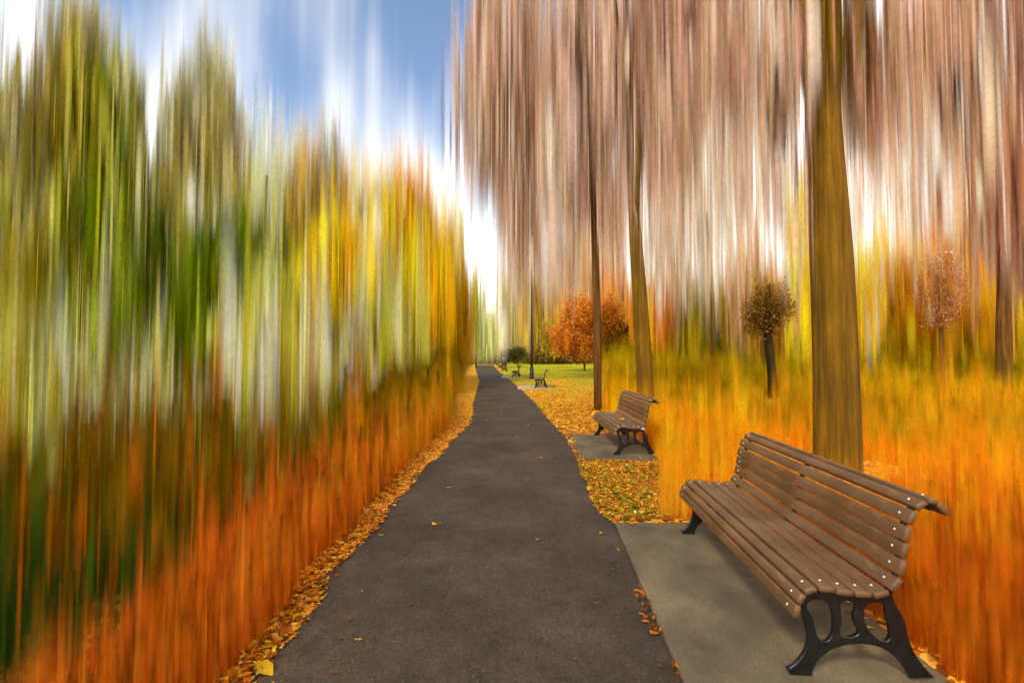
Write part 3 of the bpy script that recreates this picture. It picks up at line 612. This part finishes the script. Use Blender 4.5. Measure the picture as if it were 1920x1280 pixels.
tree('autumn_tree', 'orange tree behind the small twiggy tree at far right', 'tree', 1800, 28, [(1805, 715, 10), (1803, 620, 8), (1803, 520, 4)], (), [
    T(1770, 560, 70, 90, [(176, 104, 20), (196, 120, 40), (150, 88, 6), (214, 150, 90)], cover=2.4, w=3.4, hl=65), T(1850, 580, 70, 90, ORY + TWG, cover=2.4, w=3.4, hl=65), T(1800, 660, 110, 50, GOL + ORY, cover=2.8, w=3.6, hl=50), T(1920, 600, 60, 100, ORG + ORY, cover=2.6, w=3.6, hl=60), T(1740, 640, 50, 60, [(140, 92, 2), (120, 74, 0)], cover=2.0, w=3.6, hl=60)], group=GA)
tree('autumn_tree', 'salmon brown tree above the round orange tree, left of slim trunk', 'tree', 1060, 95, [(1060, 683, 4), (1060, 600, 4), (1060, 520, 2)], (), [T(1090, 430, 100, 90, [(216, 178, 148), (230, 200, 180), (200, 150, 110)], cover=1.8, w=3, hl=80), 
    T(1050, 540, 50, 55, [(214, 168, 130), (200, 140, 90), (230, 200, 176)], cover=2.0, w=3, hl=60), T(1130, 540, 50, 55, [(196, 130, 50), (210, 160, 90), (180, 110, 30)], cover=2.0, w=3, hl=60), T(1020, 610, 40, 50, [(180, 140, 40), (196, 160, 80)], cover=2.0, w=3, hl=50), T(1180, 600, 50, 70, [(176, 130, 20), (150, 110, 10), (200, 120, 40)], cover=2.2, w=3, hl=50)], group=GA)

# ------------------------------------------------------------ leaf clusters: crisp little trees and bushes
def leaves_obj(name, C, size, cols, parent=None, mat=None, flat=False, origin=(0, 0, 0)):
    """each leaf: a pointed, slightly folded blade of 6 vertices"""
    n = len(C); C = np.asarray(C) - np.array(origin)
    t = rng.uniform(0, 2 * math.pi, n)
    tilt = rng.normal(0, .22, n) if flat else rng.uniform(-1.4, 1.4, n)
    roll = rng.normal(0, .22, n) if flat else rng.uniform(-1.4, 1.4, n)
    T_ = np.array([[-1, 0, 0], [-.35, .5, .16], [.35, .42, .14], [1, 0, 0], [.3, -.44, .16], [-.35, -.48, .14]])
    X = T_[None] * (np.asarray(size) * .5)[:, None, None]
    X = X * np.stack([rng.uniform(.8, 1.2, n), rng.uniform(.7, 1.25, n), rng.uniform(.3, 2.0, n)], 1)[:, None, :]
    ca, sa = np.cos(tilt)[:, None], np.sin(tilt)[:, None]
    x, y, z = X[..., 0] * ca - X[..., 2] * sa, X[..., 1], X[..., 0] * sa + X[..., 2] * ca
    cb, sb = np.cos(roll)[:, None], np.sin(roll)[:, None]
    y, z = y * cb - z * sb, y * sb + z * cb
    ct, s_ = np.cos(t)[:, None], np.sin(t)[:, None]
    V = np.stack([x * ct - y * s_, x * s_ + y * ct, z], -1)
    if flat: V[..., 2] -= V[..., 2].min(1)[:, None]
    V = V + C[:, None]
    base = np.arange(n)[:, None] * 6
    loops = (base + np.array([0, 5, 4, 3, 0, 3, 2, 1])).ravel(); sizes = np.tile([4, 4], n)
    cl = np.repeat(np.clip(cols, 0, 1)[:, None] ** .86, 6, 1) * rng.uniform(.88, 1.1, (n, 6, 1))
    return fast_mesh(name, V.reshape(-1, 3), loops, sizes, np.clip(cl.reshape(-1, 3), 0, .93), mat or M_LEAF, parent)
def blob(px, py, rx, ry, D, n, pal, size, depth=.8, hollow=.45):
    p = P(px, py, D); sc = D / F
    v = rng.normal(0, 1, (n, 3)); v /= np.linalg.norm(v, axis=1)[:, None]; r = rng.random(n) ** hollow
    r = r * (1 + .3 * np.sin(v[:, 0] * 4 + px) * np.sin(v[:, 2] * 5 + py) + .12 * np.sin(v[:, 0] * 11 + v[:, 2] * 9)) * np.exp(rng.normal(0, .08, n))
    C = np.stack([p.x + v[:, 0] * r * rx * sc, D + v[:, 1] * r * rx * sc * depth, p.z + v[:, 2] * r * ry * sc], 1)
    C[:, 2] = np.maximum(C[:, 2], .05)
    A = np.array([lin(c) for c in pal])[rng.integers(0, len(pal), n)] * np.exp(rng.normal(0, .25, n))[:, None]
    return C, np.full(n, size) * rng.uniform(.6, 1.4, n), A
def leafy_tree(name, label, cat, bx, D, trunk, blobs, mat=M_BARKX, group=None, twigs=None):
    b = P(bx, 667, D); o = Vector((b.x, D, 0)); root = empty(name, o); tag(root, label, cat, group)
    if trunk:
        pts = [P(x, y, D) - o for x, y, w in trunk]; pts[0].z = -.05
        tube('trunk', pts, [w / 2 * D / F for _, _, w in trunk], mat, root, 12, 4, .05)
    B = [blob(*q) for q in blobs]
    leaves_obj('crown', np.concatenate([q[0] for q in B]), np.concatenate([q[1] for q in B]), np.concatenate([q[2] for q in B]), root, origin=tuple(o))
    if twigs: twigs(root, o)
    if label.startswith(('small dark tree', 'small twiggy', 'round orange', 'dark rusty')):
        st = Strands(lo=.2, hi=.6); q = blobs[0]; k = 1.0 if q[4] < 30 else .8
        clump(st, q[0], q[1] - q[3] * .25, q[2] * 1.1, q[3] * .95, D, q[6], cover=.55, w=2.5, hl=26 * k)
        st.build('outer_twigs', parent=root, origin=tuple(o), zmin=.0)
    return root
def mk_twigs(px, py, rx, ry, D, n, bx, by, mat, w=.008):
    def f(root, o):
        vs, fs = [], []
        s0 = P(bx, by, D) - o; sc = D / F; c = P(px, py, D) - o
        for k in range(n):
            a = Vector((random.gauss(0, 1), random.gauss(0, 1), random.gauss(.2, 1))).normalized() * random.random() ** .4
            e = Vector((c.x + a.x * rx * sc, c.y + a.y * rx * sc, c.z + a.z * ry * sc))
            m_ = s0.lerp(e, .5) + Vector((random.uniform(-.1, .1), random.uniform(-.1, .1), random.uniform(-.05, .25)))
            s1 = s0 if k % 3 == 0 else s0.lerp(e, random.uniform(.3, .6))
            pts = [s1, m_ if k % 3 == 0 else s1.lerp(e, .5) + Vector((random.uniform(-.06, .06), 0, .05)), e]
            i0 = len(vs)
            for j, p in enumerate(pts):
                r = w * (1.6, 1.0, .3)[j] * (1.6 if k % 3 == 0 else .8)
                vs += [p + Vector((r, 0, 0)), p + Vector((-r * .5, r * .86, 0)), p + Vector((-r * .5, -r * .86, 0))]
            for j in range(2):
                for q in range(3): fs.append((i0 + j * 3 + q, i0 + j * 3 + (q + 1) % 3, i0 + j * 3 + 3 + (q + 1) % 3, i0 + j * 3 + 3 + q))
        mesh('branches', vs, fs, mat, root)
    return f
SB = [(138, 98, 30), (160, 118, 40), (110, 78, 22), (190, 144, 60)]
leafy_tree('young_tree', 'small dark tree with a round brown head left of the thickest trunk', 'tree', 1450, 17,
    [(1450, 747, 18), (1447, 700, 15), (1441, 640, 16), (1438, 600, 8)], [(1440, 577, 40, 52, 17, 4200, SB, .09), (1415, 610, 22, 24, 17, 900, SB, .08), (1460, 565, 24, 34, 17, 1200, SB, .09)], M_BARKX, 'young trees on the lawn',
    mk_twigs(1438, 580, 42, 55, 17, 130, 1441, 635, M_BARKX))
SO = [(176, 110, 34), (150, 92, 26), (196, 140, 70), (124, 78, 24), (206, 170, 130)]
leafy_tree('young_tree', 'small twiggy orange-brown tree with pale branch tips at far right', 'tree', 1768, 13,
    [(1768, 780, 9), (1767, 700, 8), (1765, 620, 8), (1764, 560, 4)], [(1765, 548, 40, 70, 13, 2600, SO, .05), (1758, 590, 30, 34, 13, 900, SO, .05), (1772, 505, 34, 34, 13, 700, [(216, 180, 150), (230, 204, 180), (170, 120, 80)], .05)], M_BARKD, 'young trees on the lawn',
    mk_twigs(1765, 545, 46, 82, 13, 260, 1765, 620, bark('pale_twig', lin((150, 90, 24)), lin((190, 130, 56)), lin((236, 208, 160)), 20), .005))
FO = [(232, 128, 24), (244, 150, 40), (210, 110, 22), (236, 150, 60)]; FB = [(176, 100, 22), (196, 116, 30), (140, 80, 20)]; FY = [(196, 156, 24), (216, 176, 50), (160, 126, 20)]; FD = [(86, 52, 16), (60, 38, 14), (130, 74, 20)]
leafy_tree('maple_tree', 'round orange maple on the lawn with a short trunk, left of the slim trunk', 'tree', 1096, 48,
    [(1096, 697, 4), (1096, 680, 4), (1096, 660, 3)], [(1088, 615, 50, 52, 48, 9000, FO, .24), (1100, 585, 45, 34, 48, 3500, FB + FO, .22), (1060, 640, 32, 30, 48, 2500, FO, .22), (1095, 662, 40, 16, 48, 1500, FB, .2)], M_BARKD, 'trees at the end of the lawn')
leafy_tree('maple_tree', 'dark rusty maple on the lawn right of the slim trunk', 'tree', 1140, 46,
    [(1139, 690, 3), (1139, 670, 3), (1139, 640, 2)], [(1145, 600, 26, 44, 46, 3000, FB + FO, .22), (1150, 636, 27, 30, 46, 2600, FD + FB, .22), (1165, 625, 14, 26, 46, 900, FD, .22)], M_BARKD, 'trees at the end of the lawn')
leafy_tree('shrub', 'yellow shrub left of the round orange maple', 'shrub', 1030, 60, None, [(1030, 635, 20, 34, 60, 2600, FY + [(150, 130, 40)], .26)], group='trees at the end of the lawn')
leafy_tree('young_tree', 'small dark green tree between the distant benches and lamp post', 'tree', 971, 62, [(971, 684, 2.4), (971, 672, 2.2), (971, 660, 2)],
    [(971, 662, 18, 13, 62, 1500, [(84, 84, 30), (60, 70, 36), (120, 112, 50)], .24), (958, 668, 10, 9, 62, 500, [(96, 90, 40), (120, 110, 50)], .24)], M_BARKX)
BD = [(84, 60, 30), (60, 44, 24), (110, 84, 34), (130, 104, 40)]
for i, (x, y, rx, ry, pal, lab) in enumerate([
    (893, 673, 26, 12, [(130, 80, 30), (160, 96, 40), (96, 64, 26)], 'reddish brown bush at the left of the path end'),
    (925, 673, 22, 10, [(110, 110, 50), (140, 130, 60), (70, 76, 40)], 'grey-green bush closing the end of the path'),
    (950, 668, 16, 13, [(50, 56, 30), (76, 78, 36), (110, 100, 50)], 'dark green bush behind the distant litter bin'),
    (1010, 672, 28, 11, BD + [(120, 110, 20)], 'brown scrub bush just right of the lamp post'),
    (1050, 673, 26, 12, BD, 'brown scrub bush under the left side of the orange maple'),
    (1092, 674, 26, 9, BD, 'low brown bush behind the orange maple trunk'),
    (1150, 674, 34, 12, [(96, 90, 30), (120, 110, 20), (70, 66, 24)], 'olive bush behind the dark rusty maple'),
    (1200, 674, 34, 12, [(110, 100, 20), (140, 120, 20)], 'olive bush behind the leaning golden trunk'),
    (860, 675, 30, 14, [(120, 96, 20), (150, 110, 20)], 'olive bush left of the reddish brown bush')]):
    leafy_tree('bush', lab, 'bush', x, 84, None, [(x, y, rx, ry, 84 + i % 3 * 3, 1600, pal, .34)], group='bushes closing the lawn')

# ------------------------------------------------------------ tall slender autumn growth on both sides, plus mirrored-sky strands over the water (nobody could count it)
def field(name, label, cat, n, sampler, pal_fn, hfn, wpx=4.5, kind='stuff', sig=.42):
    st = Strands(True); X, Y = sampler(n)
    keep = np.ones(len(X), bool)
    h = hfn(X, Y) * np.exp(rng.normal(.25, sig, len(X)))
    z0 = ground_z(X, Y)
    C = np.stack([X, Y, z0 + h * .5 - .04], 1)
    w = 2.0 * wpx * np.maximum(Y, 2.0) / F * np.exp(rng.normal(.1, .6, len(X)))
    cb, ct = pal_fn(X, Y); cb = cb * FG; ct = ct * FG
    st.add(C, h * .5 + .04, w, cb, ct)
    o = st.build(name); tag(o, label, cat, kind=kind); return o
def mixpal(X, Y, layers, default):
    """layers: (mask weight array, palette)"""
    A = pick(default, X * 6, Y)
    for wgt, pal in layers:
        B = pick(pal, X * 6, Y); k = rng.random(len(X)) < wgt; A[k] = B[k]
    return A
sm = lambda v, a, b: np.clip((v - a) / (b - a), 0, 1)
# left bank, next to the path
def s_left(n):
    Y = np.exp(rng.uniform(math.log(1.25), math.log(45), n)); off = .02 + .045 * Y + (rng.random(n) ** 1.3) * (.25 + .12 * Y)
    return edgeL(Y) - off, Y
def p_left(X, Y):
    d = edgeL(Y) - X
    A = mixpal(X, Y, [(sm(Y, 3.2, 7) * .8, [(214, 116, 10), (200, 100, 6), (186, 110, 10), (224, 134, 20)]), (sm(Y, 5, 11), GOL + [(196, 120, 10)]), (sm(d, .9, 1.5) * .6, OBR)], RED)
    T_ = A * .75 + .25 * mixpal(X, Y, [(sm(Y, 6, 14), GOL)], OBR + ORG); return A, T_
field('autumn_undergrowth', 'tall slender orange-red growth along the left edge of the path', 'undergrowth', 16000, s_left, p_left, lambda X, Y: .17 + .028 * Y, 4.5)
def s_bank(n):
    Y = np.exp(rng.uniform(math.log(1.3), math.log(22), n)); d = .75 + rng.random(n) ** 1.25 * 6.5
    return edgeL(Y) - d - .03 * Y, Y
def p_bank(X, Y):
    px = 960 + X / Y * F
    A = mixpal(X, Y, [(.45 * np.ones(len(X)), OBR), (sm(-X, 1.7, 2.2) * (Y < 3.2) * .85, [(30, 56, 8), (44, 76, 10), (24, 44, 4)]), (sm(Y, 3.5, 6) * .3, GRN + OLV), (sm(Y, 6, 11) * .9, GOL + OBR + OBR), (.07 * np.ones(len(X)), ORG)], BRN); return A, A * .9
field('bank_shrubbery', 'dark brown and olive slender shrubbery on the river bank at left', 'undergrowth', 15000, s_bank, p_bank, lambda X, Y: (.21 + .029 * Y) * (.45 + 1.25 * n1d(X * 1.3, Y * .6)), 5, sig=.55)
def s_reflect(n):  # pale strands over the water: the mirrored sky is put into their colour
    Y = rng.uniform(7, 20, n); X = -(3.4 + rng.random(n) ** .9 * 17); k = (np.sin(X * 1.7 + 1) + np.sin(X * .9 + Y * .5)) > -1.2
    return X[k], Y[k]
def p_reflect(X, Y):
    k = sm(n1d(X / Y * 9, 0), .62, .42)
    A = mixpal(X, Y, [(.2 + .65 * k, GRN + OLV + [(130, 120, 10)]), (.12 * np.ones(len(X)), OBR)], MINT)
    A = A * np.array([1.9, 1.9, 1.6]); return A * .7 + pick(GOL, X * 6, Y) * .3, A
field('reflection_strands', 'pale mint and straw coloured reeds painted to mirror the sky in the river at left', 'reflections', 8500, s_reflect, p_reflect, lambda X, Y: (1.0 + .06 * Y) * (.5 + 1.1 * n1d(X * .8, Y * 2)), 5)
# right side beyond the benches
JIT[0] = .09
BX = np.array([1.0, 2.6, 4.36, 4.38, 7.0, 9.3, 13.3, 21, 40, 70]); BY = np.array([2.06, 2.17, 2.3, 1.42, 2.28, 2.44, 2.7, 4.3, 8, 14])
def s_right(n):
    Y = np.exp(rng.uniform(math.log(1.35), math.log(62), n)); b = np.interp(Y, BX, BY)
    X = b + rng.random(n) ** 1.05 * (1.25 * Y + 1.2 - b); X = np.maximum(X, b + .01); k = ~((np.hypot(X - 4.5, Y - 6.35) < .95) | ((np.abs(X / Y - .712) < .06) & (Y > 5) & (Y < 6.3)) | ((np.abs(X / Y - .571) < .022) & (Y > 11.5) & (Y < 17.2))); return X[k], Y[k]
def p_right(X, Y):
    lat = X / np.maximum(Y, .1)
    A = mixpal(X, Y, [(sm(Y, 3, 5.5), [(230, 136, 8), (220, 122, 6), (238, 156, 14), (212, 130, 10)]), (sm(Y, 7, 12) * .85, [(232, 168, 10), (216, 152, 8), (206, 146, 6)]), (sm(Y, 12, 20) * .85, [(160, 136, 6), (186, 150, 8), (138, 122, 4)]),
                      (sm(n1d(X * .55, Y * .7), .55, .75) * sm(Y, 4, 8) * .7, GOL), ((Y < 7) * (lat < .55) * (Y > 4.3) * .55, [(222, 160, 20), (196, 146, 12), (226, 134, 10)])], [(196, 90, 10), (172, 74, 6), (214, 108, 12), (150, 64, 4)]); return A, A
def s_wood(n):
    X = rng.uniform(-110, 140, n); Y = rng.uniform(98, 112, n); return X, Y
def h_wood(X, Y): return np.where(np.abs(X + 6) < 6, 3.0, 6 + 5 * n1d(X * .12, 3))
JIT[0] = .12
field('far_wood', 'far-off olive and golden wood closing the view behind everything', 'wood', 2600, s_wood, lambda X, Y: (pick(GOL + OLV + [(190, 150, 60)], X, Y),) * 2, h_wood, 9)
field('tall_autumn_grass', 'tall orange and golden grass covering the ground right of the benches', 'grass', 27000, s_right, p_right, lambda X, Y: .12 + .032 * Y, 5.5)

# ------------------------------------------------------------ fallen leaves
def scatter(n, fn, pal, size, z=.006):
    X, Y = fn(n); n = len(X)
    A = np.array([lin(c) for c in pal])[rng.integers(0, len(pal), n)] * np.exp(rng.normal(0, .2, n))[:, None]
    return np.stack([X, Y, np.full(n, z) + rng.random(n) * .02], 1), size * np.exp(rng.normal(-.05, .38, n)), A
LP = [(214, 116, 18), (226, 150, 40), (190, 88, 10), (240, 184, 80), (160, 76, 14), (232, 170, 30)]
LY = [(226, 170, 30), (206, 146, 20), (236, 196, 70), (176, 116, 16), (190, 160, 40)]
def f_left(n):
    Y = np.exp(rng.uniform(math.log(1.3), math.log(60), n)); return edgeL(Y) + .05 - (rng.random(n) ** .9) * (.1 + .055 * Y + .12), Y
def f_mid(n):
    Y = rng.uniform(4.37, 6.95, n); a = edgeR(Y) - .03; b = np.interp(Y, BX, BY) + .1; return a + rng.random(n) * (b - a), Y
def f_far(n):
    Y = np.exp(rng.uniform(math.log(9.25), math.log(60), n)); a = edgeR(Y) - .04; b = np.interp(Y, BX, BY) + .3; return a + rng.random(n) * (b - a), Y
def f_side(n):
    Y = rng.uniform(6.95, 9.3, n); return edgeR(Y) - .04 + rng.random(n) * .12, Y
def f_strip(n):
    Y = 1.7 + rng.random(n) ** 1.3 * 1.6; X = .742 + .0667 * (Y - 1) - .01 - np.abs(rng.normal(0, .05, n)); k = np.sin(Y * 17 + 1) + np.sin(Y * 7) > -.2; return X[k], Y[k]
def f_slab(n):
    Y = rng.uniform(1.8, 4.2, n); X = 2.03 + (Y - 1) * .068 - np.abs(rng.normal(0, .05, n)) - .05; k = rng.random(n) < .5
    X[k] = (1.0 + rng.random(n) * 1.2)[k]; Y[k] = (4.26 - np.abs(rng.normal(0, .04, n)))[k]; return X, Y
parts = [scatter(13000, f_left, LP + [(120, 66, 20)], .033), scatter(13000, f_mid, LP + [(120, 66, 20), (216, 176, 60)], .028), scatter(900, f_mid, [(110, 104, 10), (140, 124, 20), (90, 92, 10)], .05), scatter(9000, f_far, LY + LP, .075), scatter(300, f_side, LP, .05),
         scatter(70, f_slab, LP, .04, PADTOP + .004),
         scatter(130, f_strip, [(196, 92, 14), (160, 66, 10), (214, 116, 24), (120, 56, 14)], .035, .026)]
tag(leaves_obj('fallen_leaves', np.concatenate([q[0] for q in parts]), np.concatenate([q[1] for q in parts]), np.concatenate([q[2] for q in parts]), flat=True),
    'orange and yellow fallen leaves lying on the verges along the path', 'fallen leaves', kind='stuff')
# low grass tufts among the leaves
st = Strands()
def tuft(n, fn, pal, h):
    X, Y = fn(n); n = len(X); k = n1d(X * 2.2, Y * 3) > .5; X, Y = X[k], Y[k]; n = len(X)
    c = pick(pal, X * 8, Y); hh = h * rng.uniform(.5, 1.4, n)
    st.add(np.stack([X, Y, hh * .6], 1), hh * .6, rng.uniform(.004, .009, n) * (1 + Y * .08), c, c)
tuft(7500, f_mid, [(110, 112, 6), (140, 134, 10), (170, 156, 36)], .028); tuft(5000, f_left, [(110, 100, 10), (80, 84, 6)], .03)
tuft(9000, f_far, [(120, 124, 8), (150, 144, 16), (92, 104, 10), (176, 164, 30)], .05)
# frayed turf edge along the back of the near pad
n = 900; X = rng.uniform(.98, 2.3, n); Y = 4.36 + np.abs(rng.normal(0, .03, n)); c = pick([(120, 110, 50), (90, 84, 40), (170, 140, 60), (190, 100, 20)], X * 8, Y); hh = rng.uniform(.02, .06, n)
st.add(np.stack([X, Y, hh * .7], 1), hh * .7, rng.uniform(.004, .009, n), c, c)
tag(st.build('grass_tufts', zmin=0), 'short olive grass between the fallen leaves beside the path', 'grass', kind='stuff')
# single leaves one can pick out
cc0 = {'y': (206, 160, 60), 'o': (186, 106, 24), 'b': (116, 80, 42)}
lb0 = {'y': 'small yellow leaf on the path', 'o': 'small orange leaf on the path', 'b': 'small dull brown leaf on the path'}
def one_leaf(px, py, size, col, label, z=.03, group=None, pt=None, up=.25):
    g = pt if pt is not None else G(px, py); pts = []; K = 5
    for k in range(20):
        a = 2 * math.pi * k / 20; lobe = .62 + .38 * max(0, math.cos(K * a * .5 * 2 / 2)) ** 1.2
        r = size / 2 * lobe * (1 + random.uniform(-.1, .1)); x, y = r * math.cos(a), r * math.sin(a)
        pts.append((x, y, abs(y) * up + .15 * up * x + random.uniform(0, .05) * size))
    zm = min(p[2] for p in pts); vs = [(0, 0, 0)] + [(x, y, zz - zm * 0) for x, y, zz in pts]
    fs = [(0, 1 + k, 1 + (k + 1) % 20) for k in range(20)]
    vs += [(-size * .45, .002, .004), (-size * .9, .006, .006), (-size * .9, .009, .012), (-size * .45, .006, .01)]; fs.append((21, 22, 23, 24))
    cl = np.tile(np.array(lin(col)), (len(vs), 1)) * rng.uniform(.85, 1.1, (len(vs), 1))
    o = mesh('fallen_leaf', vs, fs, M_LEAF, cols=cl); o.location = (g.x, g.y, z if pt is None else g.z); o.rotation_euler = (0, 0, random.uniform(0, 6.28))
    return tag(o, label, 'leaf', group)
one_leaf(815, 989, .07, (246, 180, 10), 'single bright yellow leaf in the middle of the near path')
one_leaf(1008, 1018, .045, (196, 126, 16), 'dull golden leaf on the path between bright yellow leaf and near bench')
# more single leaves strewn thinly over the path
r_ = random.Random(5)
for i in range(46):
    y = 1.9 * (14 ** r_.random()); t = r_.random() ** .8; t = t if i % 2 else 1 - t
    k = 'byobb'[i % 5]; x = edgeL(y) * (1 - t) + edgeR(y) * t
    one_leaf(0, 0, (.018 + .002 * y) * r_.uniform(.7, 1.3), cc0[k], lb0[k], group={'y': 'small yellow leaves on the path', 'o': 'small orange leaves on the path', 'b': 'small brown leaves on the path'}[k], pt=Vector((x, y, .028)))
seat = SLc[4]
pt = b2.matrix_basis @ Vector((seat[0] + .06, LB * .42, seat[1] + .02)); one_leaf(0, 0, .17, (240, 190, 10), 'big yellow leaf lying on the seat of the second bench', pt=pt)
LFP = [(1016, 861, 'y'), (842, 918, 'y'), (968, 822, 'y'), (1047, 829, 'o'), (1043, 820, 'o'), (930, 905, 'b'), (862, 868, 'b'), (1210, 1165, 'o'), (1228, 1188, 'o'), (770, 1142, 'b'), (636, 1207, 'b'), (1078, 1246, 'b'), (655, 1170, 'b'), (905, 830, 'b'),
       (940, 775, 'y'), (915, 790, 'o'), (955, 760, 'b'), (630, 1272, 'b'), (1148, 1075, 'b'), (1160, 1038, 'o'), (1222, 1195, 'y'), (1126, 1005, 'y'), (990, 800, 'y'), (760, 1045, 'b'), (800, 1050, 'b'), (1030, 1140, 'b'), (920, 735, 'y'), (935, 745, 'o')]
cc = {'y': (226, 176, 60), 'o': (206, 116, 20), 'b': (120, 84, 44)}
lb = {'y': 'small yellow leaf on the path', 'o': 'small orange leaf on the path', 'b': 'small dull brown leaf on the path'}
for px, py, k in LFP:
    g = G(px, py); one_leaf(px, py, .028 + .0025 * g.y, cc[k], lb[k], group={'y': 'small yellow leaves on the path', 'o': 'small orange leaves on the path', 'b': 'small brown leaves on the path'}[k])
